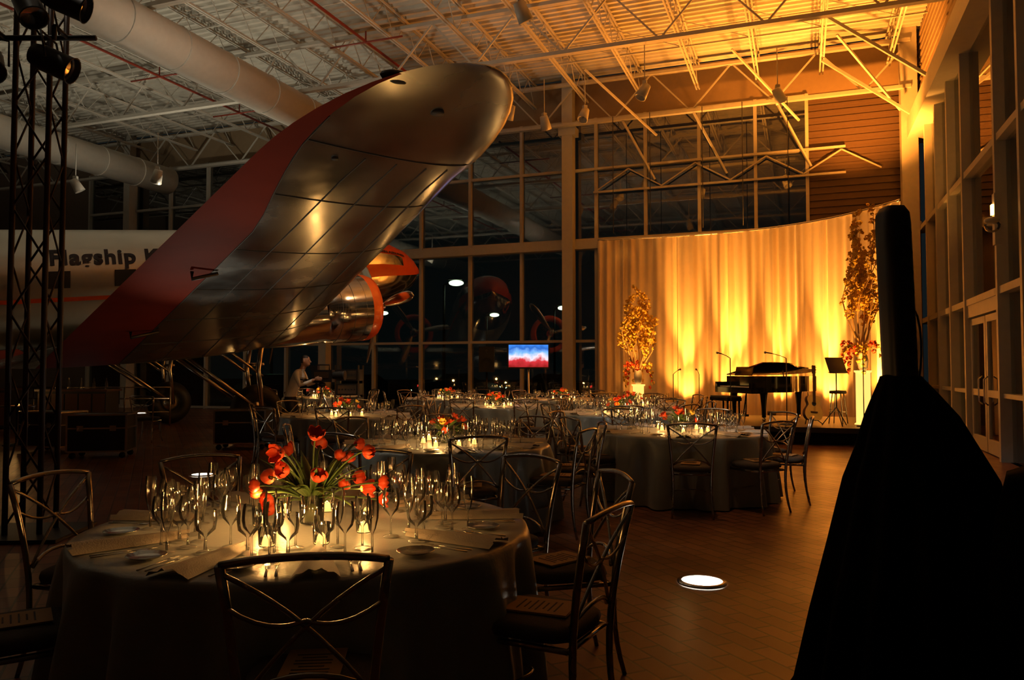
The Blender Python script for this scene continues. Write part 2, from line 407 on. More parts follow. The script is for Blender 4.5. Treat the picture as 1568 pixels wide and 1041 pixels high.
# ------------------------------------------------------------ aircraft
RY = Matrix.Rotation(YAW, 3, 'Z')
f = V((.749, .6626, 0)); d = V((.6626, -.749, 0)); up = V((0, 0, 1))
A = V((-7.88, 12.9, 0)); C0 = V((-10.66, 16.05, 0))
air = MB(); air.xf = RY
def wz(s_, a):
    if s_ <= 0: return 1.48+.76*a/4.7
    if s_ <= 8.75:
        c = 4.7-2.65*s_/8.75; zt = 1.48+.2046*s_; zl = 2.24+.134*s_
        return zt+(zl-zt)*a/c
    return 3.27+.2046*(s_-8.75)+.068*a
def wpt(s_, x, side, mir=1):
    if s_ <= 0: a0, a1 = 0, 4.7
    elif s_ <= 8.75: a0, a1 = 0, 4.7-2.65*s_/8.75
    else:
        t = min(1, (s_-8.75)/1.78); q = sqrt(max(0, 1-t*t)); a0 = .94*(1-q); a1 = .94+(1.11-.15*t)*q
    c = a1-a0; a = a0+c*x; xi = 1-x
    yt = 5*.13*(.2969*sqrt(xi)-.126*xi-.3516*xi**2+.2843*xi**3-.1036*xi**4)*c
    off = yt*1.2 if side > 0 else -yt*.75
    S = s_+4.2
    return C0+d*(S*mir)+f*a+up*(wz(s_, a)+off)
def xr(s_):
    return .27 if s_ < 7.2 else max(.015, .27-.255*(s_-7.2)/3.1)
st = [-4.2, -3, -1.5, 0, 1, 2, 3, 4, 5, 6, 7, 7.5, 8, 8.4, 8.75]+[8.75+1.78*t for t in (.15, .3, .45, .6, .72, .82, .9, .95, .985, 1.0)]
for mir in (1, -1):
    for side in (1, -1):
        vs = []; fr = []; fa = []
        for s_ in st:
            q = xr(s_); row = [0, q*.12, q*.4, q*.7, q, q+.003]+[.35, .45, .55, .65, .75, .84, .91, .95, .975, .99, 1]; nx = len(row)
            for x in row: vs.append(wpt(s_, x, side, mir))
        for i in range(len(st)-1):
            for j in range(nx-1):
                q = (i*nx+j, (i+1)*nx+j, (i+1)*nx+j+1, i*nx+j+1)
                (fr if (j < 4 and 0 <= st[i] < 10.2) else fa).append(q)
        air.add(vs, fr, M_red); air.add(vs, fa, M_alu)
    air.tube([wpt(s_, xr(s_)+.002, -1, mir)-up*.002 for s_ in [k*.5 for k in range(0, 20)]], .006, M_seam, 4)
    for x in (.42, .58, .74, .86):
        air.tube([wpt(s_, x, -1, mir)-up*.002 for s_ in [k*.5 for k in range(0, 19)]], .006, M_seam, 4)
    for s_ in (0.02, 1.6, 3.2, 4.8, 6.4, 8.0, 9.1):
        air.tube([wpt(s_, xr(s_)+.01+(.985-xr(s_))*k/14, -1, mir)-up*.002 for k in range(15)], .006, M_seam, 4)
    for s_ in (2.6, 5.6):
        p = wpt(s_, .19, -1, mir); q = wpt(s_, .29, -1, mir)
        air.tube([p-up*.02, p-up*.11, q-up*.03], .022, M_black, 6)
    p = wpt(10.1, .1, 1, mir); air.ell(p+up*.01, (.13, .06, .05), M_black, 12, Matrix.Rotation(.5, 3, 'Z'))
    p = wpt(9.9, .5, -1, mir); air.tube([p+up*.01, p-up*.012], .055, M_seam, 16)
    p = wpt(8.9, .3, -1, mir); air.tube([p+up*.01, p-up*.012], .03, M_seam, 12)
# fuselage
ks = [-9.4, -8.5, -7, -5.5, -4, -2.5, -1, 0, 2, 4, 6, 6.9, 7.5, 8.1, 8.7, 9.3, 9.8, 10.15, 10.4, 10.5]
hw = [.08, .3, .55, .8, 1.0, 1.12, 1.2, 1.22, 1.22, 1.22, 1.2, 1.16, 1.12, 1.06, .98, .86, .68, .46, .22, .02]
hh = [.25, .45, .7, .9, 1.05, 1.16, 1.24, 1.25, 1.25, 1.25, 1.25, 1.25, 1.2, 1.06, .97, .84, .66, .44, .2, .02]
zo = [.35, .3, .2, .12, .06, 0, 0, 0, 0, 0, 0, .02, .05, .03, .05, .04, .02, 0, 0, 0]
def lerp(L, k):
    for i in range(len(ks)-1):
        if k <= ks[i+1]:
            t = max(0, (k-ks[i])/(ks[i+1]-ks[i])); return L[i]*(1-t)+L[i+1]*t
    return L[-1]
def fus(k, a, e=0):
    return C0+f*k+d*((lerp(hw, k)+e)*cos(a))+up*(3.1+.1165*k+lerp(zo, k)+(lerp(hh, k)+e)*sin(a))
kk = sorted(set(ks+[x*.5 for x in range(-16, 20)]+[9.1, 9.6, 10.0, 10.3])); SG = 36; vs = []; F = {0: [], 1: [], 2: [], 3: []}
for k in kk:
    for j in range(SG): vs.append(fus(k, 2*pi*j/SG))
for i in range(len(kk)-1):
    km = (kk[i]+kk[i+1])/2
    for j in range(SG):
        j2 = (j+1) % SG; a = 360*(j+.5)/SG; key = 0
        if km > 8.2: key = 3
        if 7.45 < km < 8.15 and 22 < a < 158: key = 2
        elif km > 8.2 and (25 < a < 75 or 105 < a < 155 or a > 350 or a < 8 or 172 < a < 190 or (km > 9.5 and 8 < a < 172)): key = 1
        F[key].append((i*SG+j, i*SG+j2, (i+1)*SG+j2, (i+1)*SG+j))
air.add(vs, F[0], M_fuse); air.add(vs, F[1], M_orange); air.add(vs, F[2], M_dark); air.add(vs, F[3], M_chrome)
def patch(k0, k1, a0, a1, m, e=.006, n=12):
    vs = []; fs = []
    for i in range(n+1):
        for j in range(5): vs.append(fus(k0+(k1-k0)*i/n, a0+(a1-a0)*j/4, e))
    for i in range(n):
        for j in range(4): fs.append((i*5+j, (i+1)*5+j, (i+1)*5+j+1, i*5+j+1))
    air.add(vs, fs, m)
for sgn in (0, 1):
    for i in range(9):
        k = -4.3+i*1.25
        a0, a1 = (-.08, .2) if sgn == 0 else (pi-.2, pi+.08)
        patch(k, k+.42, a0, a1, M_dark, .01, 3)
    a0, a1 = (-.30, -.23) if sgn == 0 else (pi+.23, pi+.30)
    patch(-8, 8, a0, a1, M_orange, .006, 40)
def slab(pts, m, th, nrm):
    n = len(pts); vs = [V(p)+nrm*th for p in pts]+[V(p)-nrm*th for p in pts]
    air.add(vs, [tuple(range(n)), tuple(range(2*n-1, n-1, -1))]+[(i, n+i, n+(i+1) % n, (i+1) % n) for i in range(n)], m, False)
T0 = C0+up*3.1
fin = [(-5.8, .2), (-6.8, 1.2), (-7.6, 2.1), (-8.3, 2.5), (-9.2, 2.5), (-9.9, 2.0), (-10.1, 1.2), (-9.8, .3), (-9.2, -.9)]
slab([T0+f*k+up*z for k, z in fin], M_alu, .07, d)
for sg_ in (1, -1):
    sp = [(-6.9, .2), (-7.6, 2.6), (-8.1, 3.7), (-8.7, 4.0), (-9.2, 3.8), (-9.5, 2.2), (-9.5, .3)]
    slab([T0+f*k+d*(y*sg_)+up*(-.35) for k, y in sp], M_alu, .06, up)
tw = C0+f*(-7.6); air.tube([tw+up*1.95, tw+up*.3-f*.1], .05, M_silver, 8); air.torus(tw+up*.21-f*.1, d, .15, .06, M_dark)
for mir in (1, -1):
    N0 = C0+d*(2.8*mir); ax = (f+up*.1165).normalized()
    c0 = N0+f*7.15+up*2.96; Rm = aim(ax)
    air.lathe([(.08, -5.6), (.3, -5.0), (.52, -4), (.62, -3), (.66, -2), (.64, -1.35)], M_chrome, 28, c0-up*.1, Rm)
    air.lathe([(.66, -1.4), (.75, -1.25), (.78, -.9), (.79, -.32)], M_chrome, 32, c0, Rm)
    air.lathe([(.79, -.32), (.785, -.16), (.74, -.04), (.66, 0), (.6, -.03), (.58, -.15), (.59, -.6)], M_orange, 32, c0, Rm)
    air.lathe([(.59, -.5), (.0, -.45)], M_dark, 24, c0, Rm)
    for q_ in range(3): air.torus(c0+ax*(-.5-.3*q_), ax, .785-.02*(q_ == 2), .006, M_seam, 32, 4)
    for i in range(9):
        a = 2*pi*i/9; air.tube([c0+Rm@V((.16*cos(a), .16*sin(a), -.35)), c0+Rm@V((.5*cos(a), .5*sin(a), -.35))], .085, M_dark, 8)
    air.lathe([(.2, -.4), (.19, -.15), (.14, 0), (.1, .05), (.1, .2), (.12, .24), (.1, .42), (.03, .5), (0, .5)], M_silver, 20, c0, Rm)
    for a in (8, 128, 248):
        a = radians(a); u = (d*cos(a)+up*sin(a)); pts = []; rs = []
        for r_, w_ in ((.1, .05), (.3, .06), (.55, .11), (.85, .14), (1.15, .14), (1.35, .11), (1.46, .05)): pts.append(c0+ax*.3+u*r_); rs.append(w_)
        air.tube(pts, rs, M_silver, 10, flat=.22, ref=(ax+u.cross(ax)*.45).normalized())
    wc = N0+f*4.4+up*.58
    air.torus(wc, d, .38, .19, M_dark, 32, 12); air.lathe([(.0, -.1), (.22, -.12), (.24, 0), (.22, .12), (0, .1)], M_silver, 20, wc, aim(d))
    for sd in (-.3, .3):
        air.tube([wc+d*sd, wc+d*sd+up*.9-f*.1, wc+d*sd+up*1.6], .055, M_silver, 8)
        air.tube([wc+d*sd, wc+d*sd-f*1.7+up*1.2], .04, M_silver, 8)
        air.tube([wc+d*sd+up*.75, wc+d*sd-f*1.0+up*1.45], .03, M_silver, 8)
    air.tube([wc-d*.32, wc+d*.32], .05, M_silver, 8)
    air.tube([wc-d*.3+up*1.0, wc+d*.3+up*1.0], .04, M_silver, 8)
air.xf = None
air_o = air.obj('propeller_airliner')
def wrap_text(txt, size, k0, a0, m, name, off=.012, sp=1.0):
    cu = bpy.data.curves.new(name, 'FONT'); cu.body = txt; cu.size = size; cu.offset = off; cu.space_character = sp
    to = bpy.data.objects.new(name+'_src', cu); sc.collection.objects.link(to)
    bpy.context.view_layer.update()
    me = bpy.data.meshes.new_from_object(to.evaluated_get(bpy.context.evaluated_depsgraph_get()))
    bpy.data.objects.remove(to)
    for v in me.vertices:
        k = k0+v.co.x; v.co = RY @ fus(k, a0+v.co.y/1.2, .015)
    me.materials.clear(); me.materials.append(m); place(me, name, parent=air_o)
wrap_text('Flagship Knoxville', .47, .74, radians(18), mat('navy_lettering', (.02, .015, .03), .5), 'fuselage_lettering', .017, 1.1)
wrap_text('AMERICAN AIRLINES', .15, 8.22, radians(32), M_dark, 'nose_lettering', .006)
# in-floor spotlights; last two positions added to brighten the wing underside
b = MB(); b.lathe([(.17, 0), (.17, .012), (.14, .018)], M_silver, 28); b.lathe([(.14, .012), (.07, .02), (0, .022)], M_lamp, 28)
fm = b.mesh('floor_light')
for (x, y, e, tx, ty, an) in ((1.31, 5.44, 12, 1.31, 5.44, 80), (-9.06, 16.7, 25, -8.0, 15.2, 60), (-12.4, 26.2, 60, -12, 25, 80), (-4.3, 10.9, 70, -3.2, 9.4, 62), (-2.6, 7.4, 32, -1.8, 7.2, 70)):
    place(fm, 'floor_light', W(x, y, .002))
    light('SPOT', 'floor_light_beam', W(x, y, .07), e, (1, .9, .7), .08, W(tx, ty, 3), an, .9)
# ------------------------------------------------------------ chairs
def chair_mesh():
    b = MB()
    for sx in (-1, 1):
        b.tube(bez((sx*.20, -.27, 0), (sx*.17, -.2, .25), (sx*.18, -.2, .5), (sx*.235, -.30, .92), 10), [.011+.004*min(1, i/5) for i in range(11)], M_chair, 8)
        b.tube(bez((sx*.21, .23, 0), (sx*.17, .2, .2), (sx*.17, .2, .35), (sx*.19, .19, .45), 6), [.009, .011, .012, .013, .014, .014, .014], M_chair, 8)
        b.tube(bez((sx*.235, -.30, .90), (sx*.06, -.27, .80), (-sx*.06, -.25, .68), (-sx*.18, -.22, .52), 10), .008, M_chair, 6)
        b.tube(bez((sx*.225, -.28, .80), (sx*.1, -.27, .70), (sx*.02, -.26, .74), (0, -.265, .745), 8), .007, M_chair, 6)
        b.tube([(sx*.18, -.2, .43), (sx*.19, .19, .43)], .012, M_chair, 6)
    b.tube(bez((-.235, -.30, .92), (-.1, -.33, .95), (.1, -.33, .95), (.235, -.30, .92), 10), .012, M_chair, 8)
    b.tube(bez((-.18, -.21, .52), (-.08, -.25, .60), (.08, -.25, .60), (.18, -.21, .52), 8), .009, M_chair, 6)
    b.tube([(-.18, -.2, .43), (.18, -.2, .43)], .012, M_chair, 6); b.tube([(-.19, .19, .43), (.19, .19, .43)], .012, M_chair, 6)
    b.tube(bez((-.19, .2, .2), (-.06, .0, .26), (.06, 0, .26), (.19, .2, .2), 6), .006, M_chair, 5)
    vs = []; fs = []; n = 28; lv = [(.88, .445), (1.0, .455), (1.03, .475), (1.0, .495), (.9, .508), (.5, .515), (0.01, .517)]
    for r, z in lv:
        for j in range(n):
            q = 2*pi*j/n; c, s_ = cos(q), sin(q); k = (abs(c)**4+abs(s_)**4)**(-.25)
            vs.append((.205*r*k*c, .21*r*k*s_, z))
    for i in range(len(lv)-1):
        for j in range(n): fs.append((i*n+j, i*n+(j+1) % n, (i+1)*n+(j+1) % n, (i+1)*n+j))
    fs.append(tuple(range(n-1, -1, -1))); b.add(vs, fs, M_cush)
    return b.mesh('dining_chair')
cm = chair_mesh()
b = MB()
b.box((0, 0, .003), (.19, .27, .004), M_paper); b.box((.003, .002, .007), (.19, .27, .003), M_paper)
for i in range(7): b.box((0, .08-.026*i, .0095), (.12-.04*(i % 3 == 1), .006, .001), M_ink)
cardm = b.mesh('menu_card')
# ------------------------------------------------------------ tables
def cloth_mesh(seed):
    b = MB(); n = 200; rnd = random.Random(seed); ph = [rnd.random()*6 for _ in range(4)]
    lv = [(0, .75, 0), (.5, .75, 0), (.9, .751, 0), (.98, .75, 0), (1.0, .742, 0), (1.008, .72, .1), (1.012, .66, .35), (1.02, .55, .6), (1.03, .4, .85), (1.045, .22, 1.05), (1.06, .015, 1.2)]
    vs = []; fs = []
    for r, z, a in lv:
        for j in range(n):
            q = 2*pi*j/n
            o = a*(.055*sin(14*q+ph[0]+1.2*sin(3*q+ph[1]))+.028*sin(27*q+ph[2]+sin(5*q)))
            vs.append(((r+o)*cos(q), (r+o)*sin(q), z))
    for i in range(len(lv)-1):
        for j in range(n): fs.append((i*n+j, (i+1)*n+j, (i+1)*n+(j+1) % n, i*n+(j+1) % n))
    b.add(vs, fs, M_cloth)
    b.tube([(0, 0, .0), (0, 0, .73)], .05, M_black, 10); b.lathe([(.4, 0), (.4, .03), (.05, .06)], M_black, 20)
    return b.mesh('banquet_table')
tmesh = [cloth_mesh(i) for i in range(2)]
wine = [(.034, 0), (.033, .004), (.006, .008), (.004, .03), (.004, .085), (.012, .095), (.032, .118), (.038, .145), (.036, .18), (.031, .205)]
goblet = [(.036, 0), (.035, .004), (.008, .01), (.005, .06), (.015, .07), (.038, .09), (.043, .125), (.040, .165)]
flute = [(.03, 0), (.03, .003), (.005, .007), (.004, .08), (.014, .1), (.024, .14), (.026, .18), (.022, .235)]
def setting(b, ang, seg=14, rnd=random):
    Rz = Matrix.Rotation(ang, 4, 'Z'); b.xf = Rz
    z = .753
    vs = []; fs = []; prof = [(.54, .012), (.62, .035), (.72, .055), (.84, .07), (.93, .08), (.985, .085)]
    tw_ = rnd.uniform(-.03, .03)
    for i, (x, h) in enumerate(prof):
        for j in range(9):
            t = j/8*2-1; vs.append((x+.01*sin(j*2), t*h+tw_*(1-i/5), z+.003+.028*(1-abs(t))**.7+.009*(j % 2)))
    for i in range(5):
        for j in range(8): fs.append((i*9+j, (i+1)*9+j, (i+1)*9+j+1, i*9+j+1))
    b.add(vs, fs, M_nap)
    for off, kind in ((-.13, 'f'), (-.165, 'f'), (.13, 'k'), (.16, 's')):
        b.tube([(.93, off, z+.004), (.82, off, z+.006), (.78, off, z+.005)], [.006, .0035, .003], M_silver, 6, flat=.5)
        if kind == 'k': b.tube([(.78, off, z+.005), (.72, off, z+.005), (.68, off-.003, z+.005)], [.008, .009, .002], M_silver, 6, flat=.25)
        elif kind == 's': b.ell((.745, off, z+.006), (.03, .017, .004), M_silver, 8)
        else:
            b.box((.762, off, z+.005), (.03, .02, .002), M_silver)
            for t in (-.007, 0, .007): b.box((.73, off+t, z+.006), (.04, .003, .002), M_silver)
    gl = [(.66, .12, wine), (.57, .19, wine), (.60, .03, goblet), (.69, .22, flute)]
    if seg > 9: gl += [(.50, .08, flute), (.49, -.06, wine), (.62, -.1, goblet)]
    for (x, y, pr_) in gl:
        b.lathe(pr_, M_tglass, seg, (x+rnd.uniform(-.02, .02), y+rnd.uniform(-.02, .02), z))
    b.lathe([(0, .004), (.05, .004), (.075, .014), (.074, .016), (.05, .006), (0, .006)], M_silver, 18, (.76, -.27, z))
    b.xf = None
def votive(b, x, y, z=.753):
    b.lathe([(0, .003), (.03, .003), (.034, .01), (.038, .09), (.036, .09), (.032, .012)], M_tglass, 14, (x, y, z))
    b.lathe([(0, .008), (.029, .008), (.03, .05), (.012, .047), (0, .046)], M_wax, 14, (x, y, z))
    b.tube([(x, y, z+.046), (x, y, z+.056)], .002, M_dark, 5)
    b.lathe([(.001, .052), (.007, .06), (.006, .072), (.0005, .092)], M_flame, 8, (x, y, z))
def bloom(b, c, dr, R_=.035, H=.075, m=M_petal, np_=6, open_=1.0):
    Rm = aim(dr); c = V(c); cl = .74 if open_ < 1.25 else .5
    for i in range(np_):
        ph = 2*pi*i/np_; o = .93 if i % 2 else 1.05; vs = []; fs = []
        for u in range(6):
            t = u/5
            r = R_*o*(.2+.9*sin(pi*(.1+cl*t)))*(1+(open_-1)*t)
            wd = .7*sin(pi*(.2+.72*t))+.04
            for k in range(5):
                a = ph+(k/4*2-1)*wd
                rr = r*(1-.12*(k/4*2-1)**2)
                vs.append(c+Rm @ V((rr*cos(a), rr*sin(a), H*t)))
        for u in range(5):
            for k in range(4): fs.append((u*5+k, u*5+k+1, (u+1)*5+k+1, (u+1)*5+k))
        b.add(vs, fs, m)
def leaf(b, p, q, w_, m=M_leaf):
    p, q = V(p), V(q); mid = (p+q)/2+V((0, 0, .04)); pts = bez(p, mid, mid, q, 6)
    b.tube(pts, [w_*.3, w_*.8, w_, w_, w_*.75, w_*.4, w_*.05], m, 6, flat=.12)
def flowers_big():
    b = MB(); z = .753; rnd = random.Random(3)
    b.lathe([(0, .006), (.05, .006), (.055, .01), (.06, .15), (.058, .15), (.05, .014)], M_tglass, 24, (0, 0, z))
    b.lathe([(.0, .02), (.05, .02), (.053, .1), (0, .1)], mat('vase_water', (.2, .22, .1), .1), 20, (0, 0, z))
    for i in range(21):
        a = rnd.random()*2*pi if i > 6 else i*2*pi/7; sp = rnd.uniform(.06, .35); h = rnd.uniform(.2, .47)-(sp*.4)
        e = V((sp*cos(a), sp*sin(a), z+h)); s0 = V((.02*cos(a), .02*sin(a), z+.03))
        dr = V((cos(a)*.8, sin(a)*.8, .9-.9*(sp > .2)))
        b.tube(bez(s0, s0+V((0, 0, .15)), e-dr*.08, e, 8), .004, M_leaf, 6)
        bloom(b, e-dr.normalized()*.01, dr, rnd.uniform(.026, .034), rnd.uniform(.042, .056), M_petal, 6, rnd.uniform(.95, 1.4))
    for i in range(46):
        a = rnd.random()*2*pi; l = rnd.uniform(.12, .3)
        leaf(b, (.03*cos(a), .03*sin(a), z+.12), (l*cos(a), l*sin(a), z+rnd.uniform(.1, .36)), rnd.uniform(.014, .026))
    return b.mesh('flower_arrangement')
def flowers_small():
    b = MB(); z = .753; rnd = random.Random(5)
    b.lathe([(0, .005), (.07, .005), (.09, .04), (.085, .11), (.083, .11), (.07, .01)], M_tglass, 20, (0, 0, z))
    for i in range(15):
        a = rnd.random()*2*pi; sp = rnd.uniform(0, .2); h = .22-sp*.5+rnd.uniform(-.03, .07)
        e = V((sp*cos(a), sp*sin(a), z+h)); b.tube([(0, 0, z+.02), e], .003, M_leaf, 5)
        bloom(b, e, (cos(a)*sp*5, sin(a)*sp*5, 1), .027, .044, M_petal if i % 5 else M_petal2, 6, 1.3)
    for i in range(26):
        a = rnd.random()*2*pi; leaf(b, (0, 0, z+.1), (.22*cos(a), .22*sin(a), z+rnd.uniform(.08, .26)), .022)
    return b.mesh('flower_arrangement')
fbig = flowers_big(); fsm = flowers_small()
CN = [(-.06, -.47), (.15, -.43), (.28, -.2), (-.22, -.06), (.23, .14), (-.2, .25), (0, .3)]
b = MB()
for x, y in CN: votive(b, x, y)
vmesh = b.mesh('votive_candles')
T = [(-.93, 3.655, [-75, -27, 12, 50, 90, 130, 170, 215], 0), (-.64, 7.67, [-75, -30, 8, 50, 95, 140, 185, 235], 1), (1.97, 9.2, [-100, -60, -20, 20, 60, 110, 155, 205], 0),
     (-2.6, 12.3, None, 1), (-.3, 15.4, None, 0), (1.75, 12.9, None, 1), (-1.6, 19.3, None, 0), (-4.9, 20.2, None, 1), (1.2, 18.7, None, 0), (2.45, 15.95, None, 1)]
far_set = None
for ti, (tx, ty, angs, v) in enumerate(T):
    c = W(tx, ty)
    if angs is None: angs = [i*45+ti*17 for i in range(8)]
    place(tmesh[v], 'banquet_table', c, ti*.7)
    if ti < 3:
        b = MB(); rr = random.Random(ti)
        for a in angs+([255] if ti == 0 else []): setting(b, radians(a)+YAW, 16 if ti == 0 else 10, rr)
        b.obj('table_setting', c)
    else:
        if far_set is None:
            b = MB(); rr = random.Random(9)
            for i in range(8): setting(b, radians(i*45), 8, rr)
            far_set = b.mesh('table_setting')
        place(far_set, 'table_setting', c, radians(ti*17)+YAW)
    place(fbig if ti == 0 else fsm, 'flower_arrangement', c, 1.0 if ti == 0 else ti)
    place(vmesh, 'votive_candles', c, YAW)
    if ti == 0:
        for (x, y) in CN[:6]:
            p = c+Matrix.Rotation(YAW, 3, 'Z') @ V((x, y, .88)); light('POINT', 'candle_glow', p, 2.5, (1, .48, .12), .015)
    else:
        light('POINT', 'candle_glow', c+V((.1, -.4, .92)), 5.5, (1, .5, .14), .03)
        if ti < 6: light('POINT', 'candle_glow', c+V((-.25, .25, .92)), 4, (1, .5, .14), .03)
    for ai, a in enumerate(angs):
        ar = radians(a)+YAW+random.uniform(-.05, .05); rad = 1.17+random.uniform(-.03, .08)
        p = c+V((cos(ar)*rad, sin(ar)*rad, 0))
        rz = ar+pi/2+random.uniform(-.1, .1)
        place(cm, 'dining_chair', p, rz)
        if ti < 3: place(cardm, 'menu_card', p+V((0, 0, .517)), rz+random.uniform(-.5, .5))
# ------------------------------------------------------------ stage, piano, guitar
b = MB(); b.box((-.3, 18.15, .3), (3.6, 3.9, .1), M_stage); b.box((-.3, 16.24, .17), (3.5, .03, .3), M_bcloth); b.box((-2.06, 18.15, .17), (.03, 3.8, .3), M_bcloth)
for x in (-2, 1.4):
    for y in (16.3, 20.0): b.box((x, y, .13), (.06, .06, .26), M_black)
b.obj('stage_platform')
SZ = .35
def piano():
    b = MB()
    out = catmull([(-.75, -.0), (-.75, .9), (-.72, 1.5), (-.5, 1.95), (-.15, 1.98), (.1, 1.6), (.3, 1.15), (.62, .8), (.75, .4), (.75, 0)], 6)
    n = len(out)
    def ext(z0, z1, m, s_=1):
        vs = [(p.x*s_, p.y*s_, z0) for p in out]+[(p.x*s_, p.y*s_, z1) for p in out]
        b.add(vs, [(i, (i+1) % n, n+(i+1) % n, n+i) for i in range(n)]+[tuple(range(n, 2*n)), tuple(range(n-1, -1, -1))], m, False)
    ext(.62, .97, M_piano)
    b.box((0, -.14, .66), (1.5, .32, .12), M_piano); b.box((-.71, -.14, .76), (.08, .32, .16), M_piano); b.box((.71, -.14, .76), (.08, .32, .16), M_piano)
    for i in range(52): b.box((-.637+i*.025, -.16, .735), (.0235, .15, .02), M_ivory)
    for i in range(51):
        if i % 7 not in (1, 4): b.box((-.625+i*.025, -.125, .752), (.012, .09, .016), M_piano)
    b.box((0, 0, 1.08), (.7, .02, .2), M_piano, Matrix.Rotation(radians(-15), 3, 'X'))
    Rl = Matrix.Rotation(radians(-10), 3, 'Y'); vs = []
    for z in (.99, 1.015):
        for p in out: vs.append(V((-.75, 0, z))+Rl @ V((p.x+.75, p.y, 0)))
    b.add(vs, [(i, (i+1) % n, n+(i+1) % n, n+i) for i in range(n)]+[tuple(range(n, 2*n)), tuple(range(n-1, -1, -1))], M_piano, False)
    b.tube([(.6, .6, .97), (.5, .62, 1.22)], .012, M_piano, 6)
    for x, y in ((-.6, .1), (.6, .1), (-.3, 1.6)):
        b.lathe([(.045, .08), (.05, .3), (.075, .55), (.09, .62)], M_piano, 12, (x, y, 0)); b.tube([(x-.02, y, .035), (x+.02, y, .035)], .035, M_silver, 10); b.tube([(x, y, .03), (x, y, .1)], .02, M_silver, 6)
    b.tube([(0, .05, .62), (-.05, 0, .1)], .015, M_piano, 6); b.tube([(0, .05, .62), (.05, 0, .1)], .015, M_piano, 6); b.box((0, -.02, .1), (.25, .1, .05), M_piano)
    return b
piano().obj('grand_piano', W(5.2, 17.5, SZ), YAW-radians(75))
b = MB(); b.box((0, 0, .47), (.75, .35, .07), M_piano); b.box((0, 0, .52), (.73, .33, .04), M_dark)
for x in (-.33, .33):
    for y in (-.14, .14): b.tube([(x, y, 0), (x, y, .45)], [.018, .025], M_piano, 8)
b.obj('piano_bench', W(4.72, 17.3, SZ), YAW-radians(75))
b = MB()
go = [(0, .0), (.13, .01), (.19, .1), (.18, .2), (.125, .29), (.12, .33), (.145, .41), (.12, .48), (.04, .5), (-.04, .5), (-.12, .48), (-.145, .41), (-.12, .33), (-.125, .29), (-.18, .2), (-.19, .1), (-.13, .01)]
gp = catmull(go+[go[0]], 5)[:-1]; n = len(gp)
vs = [(p.x, -.05, p.y) for p in gp]+[(p.x, .05, p.y) for p in gp]
b.add(vs, [tuple(range(n))], M_wood, False); b.add(vs, [tuple(range(2*n-1, n-1, -1))]+[(i, n+i, n+(i+1) % n, (i+1) % n) for i in range(n)], M_dwood, False)
b.lathe([(0, 0), (.048, 0)], M_dark, 20, (0, -.052, .33), Matrix.Rotation(radians(90), 3, 'X')); b.box((0, -.055, .16), (.15, .012, .025), M_dwood)
b.box((0, -.06, .66), (.052, .02, .62), M_dwood); b.box((0, -.05, 1.03), (.075, .018, .17), M_dwood)
for i in range(3):
    for sx in (-1, 1): b.tube([(sx*.03, -.05, .98+i*.05), (sx*.06, -.05, .98+i*.05)], .006, M_silver, 6)
for i in range(6): b.tube([(-.02+i*.008, -.075, .16), (-.018+i*.007, -.075, .97)], .0008, M_silver, 4)
b.tube([(-.15, -.12, -.08), (-.1, -.02, .0), (0, .15, .3), (0, .18, .6)], .01, M_black, 6); b.tube([(.15, -.12, -.08), (.1, -.02, .0), (0, .15, .3)], .01, M_black, 6); b.tube([(0, .15, .3), (0, .3, -.08)], .01, M_black, 6)
go_ = b.obj('acoustic_guitar', W(6.05, 15.75, SZ+.1), YAW+.15); go_.rotation_euler = (radians(-10), radians(6), YAW+.15)
light('SPOT', 'fill_spot', W(4.6, 11.5, 8.6), 900, (1, .7, .35), .06, W(6.05, 15.75, .7), 9, .5)  # fill spot added to brighten the guitar
b = MB()
b.lathe([(.14, 0), (.14, .02), (.015, .035)], M_black, 18); b.tube([(0, 0, .03), (0, 0, 1.35)], .01, M_black, 8); b.tube([(0, 0, 1.35), (.12, 0, 1.4), (.3, 0, 1.45)], .008, M_black, 6)
b.tube([(.3, 0, 1.45), (.42, 0, 1.47)], [.012, .014], M_black, 8); b.ell((.45, 0, 1.475), .028, M_silver, 10)
mm = b.mesh('microphone_stand')
for (x, y, z) in ((4.5, 16.1, SZ), (5.6, 15.95, SZ), (3.9, 18.9, 0), (4.5, 18.8, 0), (6.9, 15.35, SZ)): place(mm, 'microphone_stand', W(x, y, z), random.random()*3)
b = MB(); b.tube([(0, 0, .35), (0, 0, 1.1)], .012, M_black, 8); b.box((0, 0, 1.2), (.5, .02, .33), M_black, Matrix.Rotation(radians(-20), 3, 'X')); b.box((0, -.05, 1.06), (.5, .08, .015), M_black)
for i in range(3):
    a = i*2*pi/3; b.tube([(0, 0, .38), (.28*cos(a), .28*sin(a), .01)], .01, M_black, 6)
b.box((.02, .025, 1.2), (.3, .005, .24), M_ivory, Matrix.Rotation(radians(-20), 3, 'X'))
b.obj('music_stand', W(6.45, 15.55, SZ), YAW+.5)
b = MB()
b.lathe([(.16, .62), (.17, .64), (.16, .68), (0, .69)], M_cush, 18)
for i in range(4):
    a = i*pi/2+.4; b.tube([(.12*cos(a), .12*sin(a), .62), (.2*cos(a), .2*sin(a), 0)], .012, M_silver, 6)
b.torus((0, 0, .25), (0, 0, 1), .17, .008, M_silver, 20, 6)
b.obj('bar_stool', W(6.75, 16.2, SZ))
